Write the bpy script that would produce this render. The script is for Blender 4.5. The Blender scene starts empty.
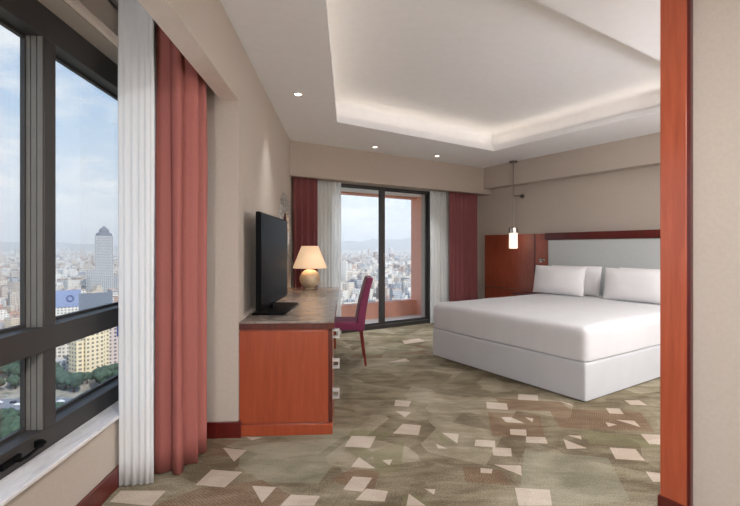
import bpy, bmesh, math, random
from mathutils import Vector, Matrix, noise
from mathutils.geometry import tessellate_polygon

C = bpy.context.scene.collection
sc = bpy.context.scene
PI = math.pi
rnd = random.Random(7)

# ------------------------------------------------------------------ frames
# Room axes: the headboard wall and balcony wall form one right-angled pair (U, N),
# the window wall runs obliquely to them (local frame L).
CU, SU = 0.840, 0.5426
ROT_UN = math.atan2(SU, CU)
ROT_L = math.atan(0.06)
L0 = Vector((-0.905, 3.0, 0))


def UN(u, n, z=0.0):
    return Vector((CU * u - SU * n, SU * u + CU * n, z))


def LW(x, y, z=0.0):
    c, s = math.cos(ROT_L), math.sin(ROT_L)
    return Vector((L0.x + c * x - s * y, L0.y + s * x + c * y, z))


# ------------------------------------------------------------------ materials
def srgb(r, g, b):
    f = lambda c: (c / 255 / 12.92) if c / 255 <= 0.04045 else ((c / 255 + 0.055) / 1.055) ** 2.4
    return (f(r), f(g), f(b), 1)


class NT:
    def __init__(s, name):
        s.m = bpy.data.materials.new(name)
        s.m.use_nodes = True
        s.t = s.m.node_tree
        s.n = s.t.nodes
        s.b = s.n['Principled BSDF']
        s.out = s.n['Material Output']

    def new(s, kind, **kw):
        x = s.n.new(kind)
        for k, v in kw.items():
            setattr(x, k, v)
        return x

    def link(s, a, b):
        s.t.links.new(a, b)

    def coord(s, which='Object', scale=(1, 1, 1), rot=(0, 0, 0)):
        tc = s.new('ShaderNodeTexCoord')
        mp = s.new('ShaderNodeMapping')
        mp.inputs['Scale'].default_value = scale
        mp.inputs['Rotation'].default_value = rot
        s.link(tc.outputs[which], mp.inputs['Vector'])
        return mp.outputs[0]

    def noise(s, vec, scale, detail=4, rough=0.5, dist=0.0):
        x = s.new('ShaderNodeTexNoise')
        x.inputs['Scale'].default_value = scale
        x.inputs['Detail'].default_value = detail
        x.inputs['Roughness'].default_value = rough
        x.inputs['Distortion'].default_value = dist
        s.link(vec, x.inputs['Vector'])
        return x.outputs['Fac']

    def ramp(s, fac, stops, interp='LINEAR'):
        r = s.new('ShaderNodeValToRGB')
        r.color_ramp.interpolation = interp
        e = r.color_ramp.elements
        while len(e) < len(stops):
            e.new(0.5)
        for el, (p, c) in zip(e, stops):
            el.position = p
            el.color = c
        s.link(fac, r.inputs['Fac'])
        return r.outputs['Color']

    def mix(s, fac, a, b, mode='MIX'):
        x = s.new('ShaderNodeMix', data_type='RGBA', blend_type=mode)
        for inp, v in ((x.inputs[0], fac), (x.inputs[6], a), (x.inputs[7], b)):
            if hasattr(v, 'is_output') or hasattr(v, 'links'):
                s.link(v, inp)
            else:
                inp.default_value = v
        return x.outputs[2]

    def math(s, op, a, b=0.0):
        x = s.new('ShaderNodeMath', operation=op)
        for inp, v in ((x.inputs[0], a), (x.inputs[1], b)):
            if hasattr(v, 'links'):
                s.link(v, inp)
            else:
                inp.default_value = v
        return x.outputs[0]

    def bump(s, h, strength=0.2, dist=0.01):
        b = s.new('ShaderNodeBump')
        b.inputs['Strength'].default_value = strength
        b.inputs['Distance'].default_value = dist
        s.link(h, b.inputs['Height'])
        s.link(b.outputs[0], s.b.inputs['Normal'])

    def set(s, **kw):
        for k, v in kw.items():
            k = k.replace('_', ' ')
            if hasattr(v, 'links'):
                s.link(v, s.b.inputs[k])
            else:
                s.b.inputs[k].default_value = v
        return s.m


def plain(name, col, rough=0.6, metal=0.0, spec=0.5, bump=0.0, bscale=60, var=0.06, coat=0.0):
    t = NT(name)
    v = t.coord('Object')
    f = t.noise(v, bscale * 0.2, 3)
    c2 = tuple(max(0, x * (1 - 2 * var)) for x in col[:3]) + (1,)
    c1 = tuple(min(1, x * (1 + var)) for x in col[:3]) + (1,)
    t.set(Base_Color=t.ramp(f, [(0.3, c2), (0.7, c1)]), Roughness=rough, Metallic=metal)
    t.b.inputs['Specular IOR Level'].default_value = spec
    t.b.inputs['Coat Weight'].default_value = coat
    if bump:
        t.bump(t.noise(v, bscale, 5), bump, 0.004)
    return t.m


def wood(name, a, b, rough=0.28, coat=0.35, sc_=(14, 14, 1.2), dark=None):
    t = NT(name)
    v = t.coord('Object', sc_)
    f = t.noise(v, 2.2, 6, 0.6, 0.6)
    f2 = t.noise(t.coord('Object', (60, 60, 2)), 2.0, 3)
    ff = t.math('ADD', t.math('MULTIPLY', f, 0.75), t.math('MULTIPLY', f2, 0.25))
    t.set(Base_Color=t.ramp(ff, [(0.32, a), (0.66, b)]), Roughness=rough)
    t.b.inputs['Coat Weight'].default_value = coat
    t.b.inputs['Coat Roughness'].default_value = 0.15
    return t.m


def emit(name, col, strength, base=None):
    t = NT(name)
    t.set(Base_Color=base or col, Roughness=0.5)
    t.b.inputs['Emission Color'].default_value = col
    t.b.inputs['Emission Strength'].default_value = strength
    return t.m


M = {}
M['wall'] = plain('taupe_wallcovering', srgb(184, 173, 161), 0.75, bump=0.08, bscale=300, var=0.02)
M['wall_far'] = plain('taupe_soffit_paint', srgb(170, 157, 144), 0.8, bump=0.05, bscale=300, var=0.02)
M['ceiling'] = plain('ceiling_paint', srgb(243, 243, 244), 0.85, var=0.01)
M['cove'] = plain('cove_paint', srgb(232, 226, 218), 0.85, var=0.01)
M['trim'] = plain('beige_trim_daylit', srgb(240, 229, 220), 0.6, var=0.02)  # beige trim, lightened for the daylight on the valance underside
M['redbase'] = wood('mahogany_baseboard', srgb(70, 14, 13), srgb(94, 22, 17), 0.3)
M['wood'] = wood('cherry_veneer', srgb(140, 60, 34), srgb(160, 74, 44), 0.3)
M['wood2'] = wood('cherry_wall_panel', srgb(138, 66, 46), srgb(158, 80, 57), 0.25)
M['wooddark'] = wood('dark_cherry', srgb(68, 26, 21), srgb(90, 36, 28), 0.25)
M['post'] = wood('post_cherry', srgb(150, 68, 42), srgb(174, 86, 56), 0.3)
M['alu'] = plain('dark_bronze_aluminium', srgb(56, 53, 51), 0.5, 0.1, var=0.03)
M['alulight'] = plain('grey_aluminium', srgb(104, 101, 95), 0.5, 0.0, var=0.03)
M['white_fabric'] = plain('white_bed_linen', srgb(208, 209, 211), 0.9, bump=0.12, bscale=25, var=0.015)
M['pillow'] = plain('white_pillow_linen', srgb(228, 227, 227), 0.9, bump=0.2, bscale=18, var=0.01)
M['bedbase'] = plain('pale_grey_bed_skirt', srgb(196, 199, 202), 0.9, bump=0.05, bscale=25, var=0.015)
M['padfabric'] = plain('pale_grey_headboard_fabric', srgb(192, 197, 196), 0.85, bump=0.15, bscale=200, var=0.02)
M['black'] = plain('black_plastic', srgb(14, 14, 15), 0.4, var=0.02)
M['screen'] = plain('tv_screen_glass', srgb(5, 5, 6), 0.22, spec=0.12, var=0.0)
M['chrome'] = plain('satin_chrome', srgb(200, 198, 192), 0.2, 1.0, var=0.02)
M['pull'] = plain('polished_pale_pull', srgb(226, 224, 218), 0.3, 0.6, var=0.02)
M['nickel'] = plain('brushed_nickel', srgb(120, 112, 104), 0.35, 1.0, var=0.02)
M['chairfab'] = plain('plum_velvet', srgb(112, 30, 68), 0.75, bump=0.1, bscale=200, var=0.08)
M['chairfab'].node_tree.nodes['Principled BSDF'].inputs['Sheen Weight'].default_value = 0.1
M['chairleg'] = wood('dark_red_chair_leg', srgb(82, 20, 14), srgb(112, 32, 22))
M['salmon'] = plain('salmon_render', srgb(236, 176, 154), 0.9, bump=0.1, bscale=80, var=0.03)
M['balcfloor'] = plain('pale_balcony_tile', srgb(232, 228, 222), 0.6, var=0.03)
M['white'] = plain('white_paint', srgb(236, 234, 230), 0.8, var=0.01)
M['goldball'] = plain('cream_gold_ceramic', srgb(202, 184, 154), 0.4, 0.1, var=0.12, bscale=50)


def marble():
    t = NT('grey_brown_marble')
    v = t.coord('Object', (1, 1, 1))
    f = t.noise(v, 3.5, 8, 0.6, 1.6)
    t.set(Base_Color=t.ramp(f, [(0.3, srgb(112, 100, 92)), (0.5, srgb(132, 121, 112)), (0.58, srgb(150, 140, 130)),
                                (0.7, srgb(122, 111, 102))]), Roughness=0.24)
    return t.m


def sill_stone():
    t = NT('pale_marble_sill')
    v = t.coord('Object', (5, 1.2, 5))
    f = t.noise(v, 5, 8, 0.7, 0.8)
    t.set(Base_Color=t.ramp(f, [(0.3, srgb(200, 199, 200)), (0.6, srgb(232, 231, 231))]), Roughness=0.3)
    return t.m


for _n in ('screen', 'black'):
    M[_n].node_tree.nodes['Principled BSDF'].inputs['IOR'].default_value = 1.12
M['marble'] = marble()
M['sill'] = sill_stone()


def cloth(name, col, trans=0.3, clear=0.0, var=0.08, rough=0.9):
    t = NT(name)
    v = t.coord('Object', (40, 40, 40))
    f = t.noise(v, 3, 3)
    c2 = tuple(x * (1 - var) for x in col[:3]) + (1,)
    colr = t.ramp(f, [(0.3, c2), (0.7, col)])
    t.set(Base_Color=colr, Roughness=rough)
    tr = t.new('ShaderNodeBsdfTranslucent')
    t.link(colr, tr.inputs['Color'])
    mx = t.new('ShaderNodeMixShader')
    mx.inputs[0].default_value = trans
    t.link(t.b.outputs[0], mx.inputs[1])
    t.link(tr.outputs[0], mx.inputs[2])
    last = mx
    if clear:
        tp = t.new('ShaderNodeBsdfTransparent')
        m2 = t.new('ShaderNodeMixShader')
        m2.inputs[0].default_value = clear
        t.link(mx.outputs[0], m2.inputs[1])
        t.link(tp.outputs[0], m2.inputs[2])
        last = m2
    t.link(last.outputs[0], t.out.inputs['Surface'])
    return t.m


M['sheer'] = cloth('white_sheer_voile', srgb(251, 252, 252), 0.4, 0.12, 0.02)
M['sheer2'] = cloth('airy_white_voile', srgb(252, 254, 253), 0.6, 0.35, 0.02)
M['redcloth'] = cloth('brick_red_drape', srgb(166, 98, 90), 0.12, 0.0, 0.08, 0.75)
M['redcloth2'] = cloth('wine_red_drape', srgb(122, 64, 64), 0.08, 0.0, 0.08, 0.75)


def glass():
    t = NT('window_glass')
    tp = t.new('ShaderNodeBsdfTransparent')
    tp.inputs[0].default_value = (0.97, 0.985, 0.985, 1)
    gl = t.new('ShaderNodeBsdfGlossy')
    gl.inputs['Roughness'].default_value = 0.02
    fr = t.new('ShaderNodeFresnel')
    fr.inputs[0].default_value = 1.35
    mx = t.new('ShaderNodeMixShader')
    t.link(t.math('MULTIPLY', fr.outputs[0], 0.25), mx.inputs[0])
    t.link(tp.outputs[0], mx.inputs[1])
    t.link(gl.outputs[0], mx.inputs[2])
    t.link(mx.outputs[0], t.out.inputs['Surface'])
    return t.m


M['glass'] = glass()
M['mirror'] = plain('mirror_glass', srgb(215, 218, 218), 0.03, 1.0, var=0.0)


def silver_leaf():
    t = NT('antique_silver_leaf')
    v = t.coord('Object')
    f = t.noise(v, 22, 5, 0.7)
    t.set(Base_Color=t.ramp(f, [(0.35, srgb(120, 116, 112)), (0.6, srgb(206, 202, 196))]), Roughness=0.35, Metallic=0.5)
    t.bump(f, 0.6, 0.01)
    return t.m


M['silver'] = silver_leaf()
M['shade'] = emit('warm_lamp_shade', srgb(255, 214, 172), 0.50, srgb(240, 205, 170))
M['pglass'] = emit('opal_pendant_glass', srgb(255, 238, 220), 0.95)
M['led'] = emit('downlight_lens', srgb(255, 238, 214), 9.0)
M['ledstrip'] = emit('warm_led_strip', srgb(255, 196, 140), 3.0)


def carpet(name, cols, dots=0.0, streak=1.0):
    t = NT(name)
    v = t.coord('Object')
    big = t.noise(v, 1.5, 3, 0.55, 1.2)
    mid = t.noise(t.coord('Object', (0.7, 2.6, 1), (0, 0, 0.35)), 3.4, 6, 0.68, 1.0)
    fine = t.noise(v, 130, 2, 0.7)
    vo = t.new('ShaderNodeTexVoronoi', distance='CHEBYCHEV')
    vo.inputs['Scale'].default_value = 2.3
    t.link(t.coord('Object', (1, 1, 1), (0, 0, 0.5)), vo.inputs['Vector'])
    sp = t.new('ShaderNodeSeparateColor')
    t.link(vo.outputs['Color'], sp.inputs[0])
    f = t.math('ADD', t.math('MULTIPLY', big, 0.42), t.math('ADD', t.math('MULTIPLY', mid, 0.40 * streak),
               t.math('MULTIPLY', sp.outputs[0], 0.12)))
    f = t.math('ADD', f, t.math('MULTIPLY', t.math('SUBTRACT', fine, 0.5), 0.45))
    col = t.ramp(f, [(0.36, cols[0]), (0.45, cols[1]), (0.54, cols[2]), (0.65, cols[3])])
    if dots:
        w = t.new('ShaderNodeTexVoronoi')
        w.inputs['Scale'].default_value = 75
        w.inputs['Randomness'].default_value = 0.25
        t.link(t.coord('Object', (1, 0.8, 1), (0, 0, 0.6)), w.inputs['Vector'])
        d = t.math('LESS_THAN', w.outputs['Distance'], 0.38)
        col = t.mix(t.math('MULTIPLY', d, dots), col, cols[4])
    t.set(Base_Color=col, Roughness=0.95)
    t.b.inputs['Specular IOR Level'].default_value = 0.2
    t.bump(fine, 0.35, 0.004)
    return t.m


M['carpet'] = carpet('patterned_carpet', (srgb(88, 78, 60), srgb(116, 106, 86), srgb(138, 130, 110), srgb(164, 156, 138)))
M['carpet_brown'] = carpet('carpet_brown_patch', (srgb(98, 80, 62), srgb(118, 99, 78), srgb(134, 116, 95), srgb(150, 133, 112), srgb(80, 62, 48)), 0.5)
M['carpet_olive'] = carpet('carpet_olive_patch', (srgb(100, 94, 70), srgb(116, 110, 85), srgb(130, 125, 100), srgb(145, 139, 116), srgb(98, 92, 66)), 0.35)
M['carpet_sage'] = carpet('carpet_sage_patch', (srgb(106, 101, 83), srgb(126, 121, 102), srgb(142, 137, 117), srgb(158, 153, 135), srgb(128, 124, 104)), 0.15)
M['carpet_light'] = carpet('carpet_light_patch', (srgb(164, 150, 134), srgb(178, 166, 151), srgb(188, 177, 163), srgb(200, 189, 176), srgb(176, 160, 146)), 0.2, 0.8)


# ------------------------------------------------------------------ mesh helpers
def smooth(me, angle=None):
    for p in me.polygons:
        p.use_smooth = True
    if angle is not None:
        me.set_sharp_from_angle(angle=math.radians(angle))


def obj(name, bm, mat, parent=None, sm=None, bevel=0.0, seg=2, recalc=True):
    me = bpy.data.meshes.new(name)
    if recalc:
        bmesh.ops.recalc_face_normals(bm, faces=bm.faces)
    else:
        bm.normal_update()
        for f_ in bm.faces:
            if f_.normal.z < 0:
                f_.normal_flip()
    bm.to_mesh(me)
    bm.free()
    for m_ in (mat if isinstance(mat, (list, tuple)) else [mat]):
        me.materials.append(m_)
    if sm:
        smooth(me, sm if sm < 180 else None)
    o = bpy.data.objects.new(name, me)
    C.objects.link(o)
    if parent is not None:
        o.parent = parent
    if bevel:
        md = o.modifiers.new('bevel', 'BEVEL')
        md.width = bevel
        md.segments = seg
        md.limit_method = 'ANGLE'
        if not sm:
            smooth(me, 35)
    return o


def B():
    return bmesh.new()


def box(bm, lo, hi, f=None, mi=0):
    """axis-aligned box lo..hi, mapped to the world by f(x,y,z) when given"""
    vs = []
    for z in (lo[2], hi[2]):
        for x, y in ((lo[0], lo[1]), (hi[0], lo[1]), (hi[0], hi[1]), (lo[0], hi[1])):
            vs.append(bm.verts.new(f(x, y, z) if f else (x, y, z)))
    for q in ((3, 2, 1, 0), (4, 5, 6, 7), (0, 1, 5, 4), (1, 2, 6, 5), (2, 3, 7, 6), (3, 0, 4, 7)):
        fc = bm.faces.new([vs[i] for i in q])
        fc.material_index = mi
    return vs


def lathe(bm, prof, seg=32, c=(0, 0, 0), cap=True, axis='z'):
    rings = []
    for r, z in prof:
        ring = []
        for k in range(seg):
            a = 2 * PI * k / seg
            p = (r * math.cos(a), r * math.sin(a), z)
            if axis == 'x':
                p = (z, r * math.cos(a), r * math.sin(a))
            ring.append(bm.verts.new((c[0] + p[0], c[1] + p[1], c[2] + p[2])))
        rings.append(ring)
    for a, b in zip(rings, rings[1:]):
        for k in range(seg):
            bm.faces.new((a[k], a[(k + 1) % seg], b[(k + 1) % seg], b[k]))
    if cap:
        bm.faces.new(rings[0][::-1])
        bm.faces.new(rings[-1])


def tube(bm, pts, r, seg=10):
    pts = [Vector(p) for p in pts]
    rings = []
    for i, p in enumerate(pts):
        t = (pts[min(i + 1, len(pts) - 1)] - pts[max(i - 1, 0)]).normalized()
        a = Vector((0, 0, 1)) if abs(t.z) < 0.9 else Vector((1, 0, 0))
        x = t.cross(a).normalized()
        y = t.cross(x)
        rings.append([bm.verts.new(p + r * (math.cos(2 * PI * k / seg) * x + math.sin(2 * PI * k / seg) * y)) for k in range(seg)])
    for a, b in zip(rings, rings[1:]):
        for k in range(seg):
            bm.faces.new((a[k], a[(k + 1) % seg], b[(k + 1) % seg], b[k]))
    bm.faces.new(rings[0][::-1])
    bm.faces.new(rings[-1])


def taper(bm, a, b, ra, rb):
    """square tapered bar"""
    a, b = Vector(a), Vector(b)
    va = [bm.verts.new(a + Vector((x * ra, y * ra, 0))) for x, y in ((-1, -1), (1, -1), (1, 1), (-1, 1))]
    vb = [bm.verts.new(b + Vector((x * rb, y * rb, 0))) for x, y in ((-1, -1), (1, -1), (1, 1), (-1, 1))]
    bm.faces.new(va)
    bm.faces.new(vb[::-1])
    for k in range(4):
        bm.faces.new((va[k], va[(k + 1) % 4], vb[(k + 1) % 4], vb[k]))


def empty(name, loc=(0, 0, 0), rz=0.0):
    o = bpy.data.objects.new(name, None)
    o.empty_display_size = 0.1
    C.objects.link(o)
    o.location = loc
    o.rotation_euler = (0, 0, rz)
    return o


def tag(o, label=None, cat=None, group=None, kind=None):
    if label:
        o['label'] = label
    if cat:
        o['category'] = cat
    if group:
        o['group'] = group
    if kind:
        o['kind'] = kind
    return o


def struct(name, bm, mat, bevel=0.0, sm=None, recalc=True):
    return tag(obj(name, bm, mat, None, sm, bevel, recalc=recalc), kind='structure')


# ------------------------------------------------------------------ room shell
CZ = 2.75
bnd = [LW(-0.75, -5.7), LW(-0.75, 3.42), UN(6.42, 6.05), UN(6.42, -0.5), UN(2.5, -0.5), UN(2.5, -4.7)]
bnd = [Vector((p.x, p.y, 0)) for p in bnd]


def poly_sheet(bm, loops, z, mi=0):
    flat = [p for l in loops for p in l]
    vs = [bm.verts.new((p.x, p.y, z)) for p in flat]
    for t in tessellate_polygon(loops):
        try:
            fc = bm.faces.new([vs[i] for i in t])
            fc.material_index = mi
        except ValueError:
            pass


# floor (carpet, with its woven patches in the same mesh)
bm = B()
poly_sheet(bm, [bnd], 0.0, 0)


def floor_px(x, y):
    d = 1.3 * 436.0 / (y - 248.0)
    return ((x - 370.0) / 436.0 * d, d)


def patch(bm, pts, mi, z):
    # order the corners round their centre so that no patch crosses itself
    gx = sum(p[0] for p in pts) / len(pts)
    gy = sum(p[1] for p in pts) / len(pts)
    pts = sorted(pts, key=lambda p: math.atan2(p[1] - gy, p[0] - gx)) if len(pts) < 5 else pts
    vs = [bm.verts.new((x, y, z)) for x, y in pts]
    bm.faces.new(vs).material_index = mi


light = []
for P in [[(211.6, 469.7), (242.4, 472), (224.6, 487.6), (195.4, 485)], [(223, 448), (247, 450.3), (234, 461.6)],
          [(120.8, 490.8), (166, 490.8), (151.6, 506), (109.5, 502)], [(252, 486), (276.5, 487), (262, 503)],
          [(291, 494.7), (320, 496.3), (314, 506), (280, 506)], [(246, 437), (262, 437.5), (252, 440.5)]]:
    light.append(P)
for P in [[(130, 148), (230, 150), (205, 198), (100, 192)], [(340, 98), (415, 105), (405, 145), (300, 138)],
          [(160, 235), (228, 282), (128, 275)], [(135, 315), (215, 320), (175, 378), (95, 368)],
          [(190, 365), (280, 375), (265, 418), (145, 412)], [(255, 248), (298, 245), (285, 270)],
          [(365, 385), (435, 436), (355, 436)], [(430, 365), (475, 368), (468, 390)], [(500, 135), (570, 140), (565, 180)],
          [(475, 180), (525, 200), (485, 200)], [(640, 163), (720, 168), (720, 195), (635, 190)],
          [(710, 195), (770, 198), (770, 233), (712, 228)], [(660, 280), (710, 285), (705, 303), (660, 300)],
          [(310, 0), (375, 5), (365, 28), (305, 25)], [(310, 45), (375, 50), (350, 72)]]:
    light.append([(320 + x / 4.11, 400 + y / 4.11) for x, y in P])
for P in [[(25, 88), (108, 95), (112, 120), (28, 115)], [(155, 57), (232, 62), (235, 84), (152, 80)],
          [(85, 150), (125, 150), (180, 175), (105, 170)], [(120, 198), (185, 200), (188, 225), (122, 220)],
          [(185, 228), (262, 230), (272, 257), (185, 252)], [(50, 272), (125, 275), (128, 308), (52, 302)],
          [(55, 340), (165, 345), (168, 385)], [(140, 433), (280, 442), (290, 506), (155, 506)],
          [(335, 238), (430, 275), (350, 278)], [(350, 222), (405, 225), (408, 240)],
          [(520, 272), (625, 278), (662, 325), (545, 318)], [(665, 368), (740, 377), (740, 410), (695, 410)],
          [(645, 218), (740, 222), (740, 260), (680, 258)], [(545, 160), (620, 165), (645, 190)],
          [(505, 170), (550, 180), (515, 188)], [(580, 82), (640, 82), (672, 103), (605, 100)],
          [(505, 113), (560, 115), (578, 138), (520, 135)], [(315, 85), (360, 95), (380, 108)],
          [(180, 150), (215, 155), (210, 170)], [(0, 355), (50, 362), (45, 378)]]:
    light.append([(480 + x / 4.017, 380 + y / 4.017) for x, y in P])
dark = [([(201, 454), (218, 442), (230, 457)], 1), ([(438, 434), (455, 444), (440, 441)], 2),
        ([(150, 507), (200, 488), (262, 480), (300, 500), (280, 507)], 1), ([(372, 452), (405, 440), (400, 470), (378, 476)], 2),
        ([(345, 448), (362, 462), (375, 454), (362, 446)], 2), ([(488, 412), (540, 416), (545, 440), (492, 436)], 1),
        ([(548, 408), (640, 412), (655, 432), (560, 428)], 1), ([(180, 438), (240, 440), (215, 452), (175, 450)], 1),
        ([(330, 480), (352, 468), (380, 472), (372, 495)], 1), ([(415, 494), (432, 506), (405, 506), (402, 496)], 2),
        ([(495, 398), (560, 402), (575, 412), (505, 410)], 1), ([(352, 430), (390, 432), (384, 440), (346, 438)], 2),
        ([(580, 430), (655, 438), (658, 448), (590, 444)], 2), ([(462, 466), (500, 470), (512, 486), (466, 482)], 1)]
sage = [([(243, 448), (262, 443), (330, 440), (345, 450), (318, 484), (262, 482), (238, 466)], 3),
        ([(525, 450), (608, 458), (630, 500), (560, 507), (520, 490)], 3),
        ([(320, 440), (350, 446), (360, 430), (334, 428)], 3)]
zi = 0.0005
for P, mi in sage:
    zi += 0.00002
    patch(bm, [floor_px(*p) for p in P], mi, zi)
for P, mi in dark:
    zi += 0.00002
    patch(bm, [floor_px(*p) for p in P], mi, zi)
for P in light:
    zi += 0.00002
    patch(bm, [floor_px(*p) for p in P], 4, zi)
# the same pattern carried on over the rest of the carpet
pr = random.Random(3)
for i in range(220):
    x, y = pr.uniform(-1.0, 3.2), pr.uniform(-2.2, 7.0)
    if y > 0.5 and y < 4.6 and -0.75 * y < x < 0.75 * y:
        continue
    if abs(x) > 0.3 + abs(y) * 0.8 and y > 3:
        pass
    s = pr.uniform(0.07, 0.2)
    a = pr.choice((0, 0.12, 0.6, 0.7)) + pr.uniform(-0.1, 0.1)
    q = [(-s, -s * 0.6), (s, -s * 0.6), (s + pr.uniform(-.1, .1), s * 0.6), (-s + pr.uniform(-.1, .1), s * 0.6)]
    if pr.random() < 0.35:
        q = q[:3]
    mi = pr.choice((1, 1, 2, 2, 3, 3, 4)) if y > 4.4 else pr.choice((1, 2, 4, 4))
    u_, n_ = CU * x + SU * y, -SU * x + CU * y
    if n_ > 5.6 or u_ > 6.0:
        continue
    ll = x + 0.905 + 0.06 * (y - 3)
    if ll < (0.25 if y > 3 else -0.3):
        continue
    patch(bm, [(x + math.cos(a) * px - math.sin(a) * py, y + math.sin(a) * px + math.cos(a) * py) for px, py in q], mi,
          0.0021 + 0.00002 * i)
fl = struct('floor', bm, [M['carpet'], M['carpet_brown'], M['carpet_olive'], M['carpet_sage'], M['carpet_light']], recalc=False)
tag(fl, 'patterned sage and taupe carpet')

# ceiling with recessed tray and light cove
tray = [Vector((-0.38, 5.02, 0)), Vector((1.85, 6.52, 0)), UN(5.09, 1.62), Vector((-0.22, 1.786, 0))]
tray = [Vector((p.x, p.y, 0)) for p in tray]


def offset_poly(P, d):
    cx = sum(p.x for p in P) / len(P)
    cy = sum(p.y for p in P) / len(P)
    out = []
    n = len(P)
    for i in range(n):
        a, b, c = P[i - 1], P[i], P[(i + 1) % n]
        def off(p, q):
            t = (q - p).normalized()
            nn = Vector((t.y, -t.x, 0))
            if nn.dot(Vector((cx, cy, 0)) - p) > 0:
                nn = -nn
            return p + nn * d, t
        p1, t1 = off(a, b)
        p2, t2 = off(b, c)
        den = t1.x * t2.y - t1.y * t2.x
        k = ((p2.x - p1.x) * t2.y - (p2.y - p1.y) * t2.x) / den
        out.append(p1 + t1 * k)
    return out


def ring(bm, A, za, Bp, zb, mi=0):
    va = [bm.verts.new((p.x, p.y, za)) for p in A]
    vb = [bm.verts.new((p.x, p.y, zb)) for p in Bp]
    n = len(A)
    for i in range(n):
        bm.faces.new((va[i], va[(i + 1) % n], vb[(i + 1) % n], vb[i])).material_index = mi


bm = B()
poly_sheet(bm, [bnd, tray], CZ, 0)
T1 = offset_poly(tray, 0.03)
T2 = offset_poly(tray, 0.20)
ring(bm, tray, CZ, tray, CZ + 0.05)
ring(bm, tray, CZ + 0.05, T1, CZ + 0.05)
ring(bm, T1, CZ + 0.05, T1, CZ + 0.10)
ring(bm, T1, CZ + 0.10, offset_poly(tray, 0.045), CZ + 0.10)
ring(bm, offset_poly(tray, 0.045), CZ + 0.10, offset_poly(tray, 0.045), CZ + 0.06)
ring(bm, offset_poly(tray, 0.045), CZ + 0.06, T2, CZ + 0.06)
ring(bm, T2, CZ + 0.06, T2, CZ + 0.25)
# rounded cove corner into the upper ceiling
prev, pz = T2, CZ + 0.25
for k in range(1, 5):
    a = k / 4 * PI / 2
    q = offset_poly(tray, 0.20 - 0.07 * (1 - math.cos(a)))
    z = CZ + 0.25 + 0.07 * math.sin(a)
    ring(bm, prev, pz, q, z)
    prev, pz = q, z
poly_sheet(bm, [prev], pz, 0)
ce = struct('ceiling', bm, M['ceiling'])

# left wall (solid, thick: its near end is the pier closing the window bay)
bm = B()
box(bm, (-0.75, 0, 0), (0, 3.42, CZ), LW)
struct('wall_left', bm, M['wall'])
# window wall: below the sill, above the window, and closed behind the viewer
bm = B()
box(bm, (-0.75, -3.5, -0.1), (-0.515, 0, 0.37), LW)
box(bm, (-0.75, -3.5, 2.39), (-0.515, 0, CZ), LW)
box(bm, (-0.75, -5.7, -0.1), (-0.515, -3.5, CZ), LW)
struct('wall_window', bm, M['wall'])
bm = B()
box(bm, (-0.515, -5.6, 2.39), (-0.49, 0, 2.445), LW)
struct('trim_1', bm, M['trim'], bevel=0.012)
bm = B()
box(bm, (-0.515, -5.6, 2.60), (-0.497, 0, 2.625), LW)
struct('trim_2', bm, M['nickel'])
# valance in front of the curtains
bm = B()
box(bm, (-0.12, -5.6, 2.315), (0.0, 0.0, CZ), LW)
bm.faces.ensure_lookup_table()
bm.faces[0].material_index = 1  # underside coloured paler than the face, standing in for daylight from below
struct('trim_3', bm, [M['wall'], M['trim']])
# sill
bm = B()
box(bm, (-0.62, -3.5, 0.372), (-0.495, 0, 0.392), LW)
struct('trim_4', bm, M['sill'], bevel=0.004)
# baseboards
bm = B()
box(bm, (-0.515, -5.6, 0), (-0.497, 0, 0.11), LW)
struct('baseboard_window', bm, M['redbase'], bevel=0.003)
bm = B()
box(bm, (-0.515, -0.02, 0), (0.02, 0.0, 0.11), LW)
box(bm, (0, 0.0, 0), (0.02, 3.2, 0.11), LW)
struct('baseboard_left', bm, M['redbase'], bevel=0.003)

# far wall with the balcony opening
DU0, DU1, DZ = 3.02, 5.0, 2.28
bm = B()
box(bm, (1.55, 5.845, -0.1), (DU0, 6.05, CZ), UN)
box(bm, (DU1, 5.845, -0.1), (6.42, 6.05, CZ), UN)
box(bm, (DU0, 5.845, DZ), (DU1, 6.05, CZ), UN)
struct('wall_far', bm, M['wall'])
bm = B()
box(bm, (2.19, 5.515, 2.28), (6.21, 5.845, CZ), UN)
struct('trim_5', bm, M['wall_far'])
# headboard wall
bm = B()
box(bm, (6.21, -0.5, -0.1), (6.42, 5.845, CZ), UN)
struct('wall_right', bm, M['wall'])
bm = B()
box(bm, (6.01, -0.3, 2.37), (6.21, 5.515, CZ), UN)
struct('trim_6', bm, M['wall'])
bm = B()
box(bm, (6.192, -0.3, 0), (6.21, 5.845, 0.11), UN)
struct('baseboard_right', bm, M['redbase'])
# bedroom end wall, partition beside the opening, back wall
bm = B()
box(bm, (2.5, -0.5, 0), (6.21, -0.3, CZ), UN)
struct('wall_near', bm, M['wall'])
bm = B()
box(bm, (2.335, -4.7, 0), (2.52, 0.885, CZ), UN)
struct('wall_partition', bm, M['wall'])
bm = B()
box(bm, (2.317, -4.6, 0), (2.335, 0.86, 0.11), UN)
struct('baseboard_partition', bm, M['redbase'])
bm = B()
p0, p1 = LW(-0.75, -5.5), UN(2.5, -4.6)
t = (p1 - p0).normalized()
nn = Vector((t.y, -t.x, 0))
vs = []
for z in (0, CZ):
    for q in (p0, p1, p1 + nn * 0.2, p0 + nn * 0.2):
        vs.append(bm.verts.new((q.x, q.y, z)))
for q in ((3, 2, 1, 0), (4, 5, 6, 7), (0, 1, 5, 4), (1, 2, 6, 5), (2, 3, 7, 6), (3, 0, 4, 7)):
    bm.faces.new([vs[i] for i in q])
struct('wall_back', bm, M['wall'])

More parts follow.
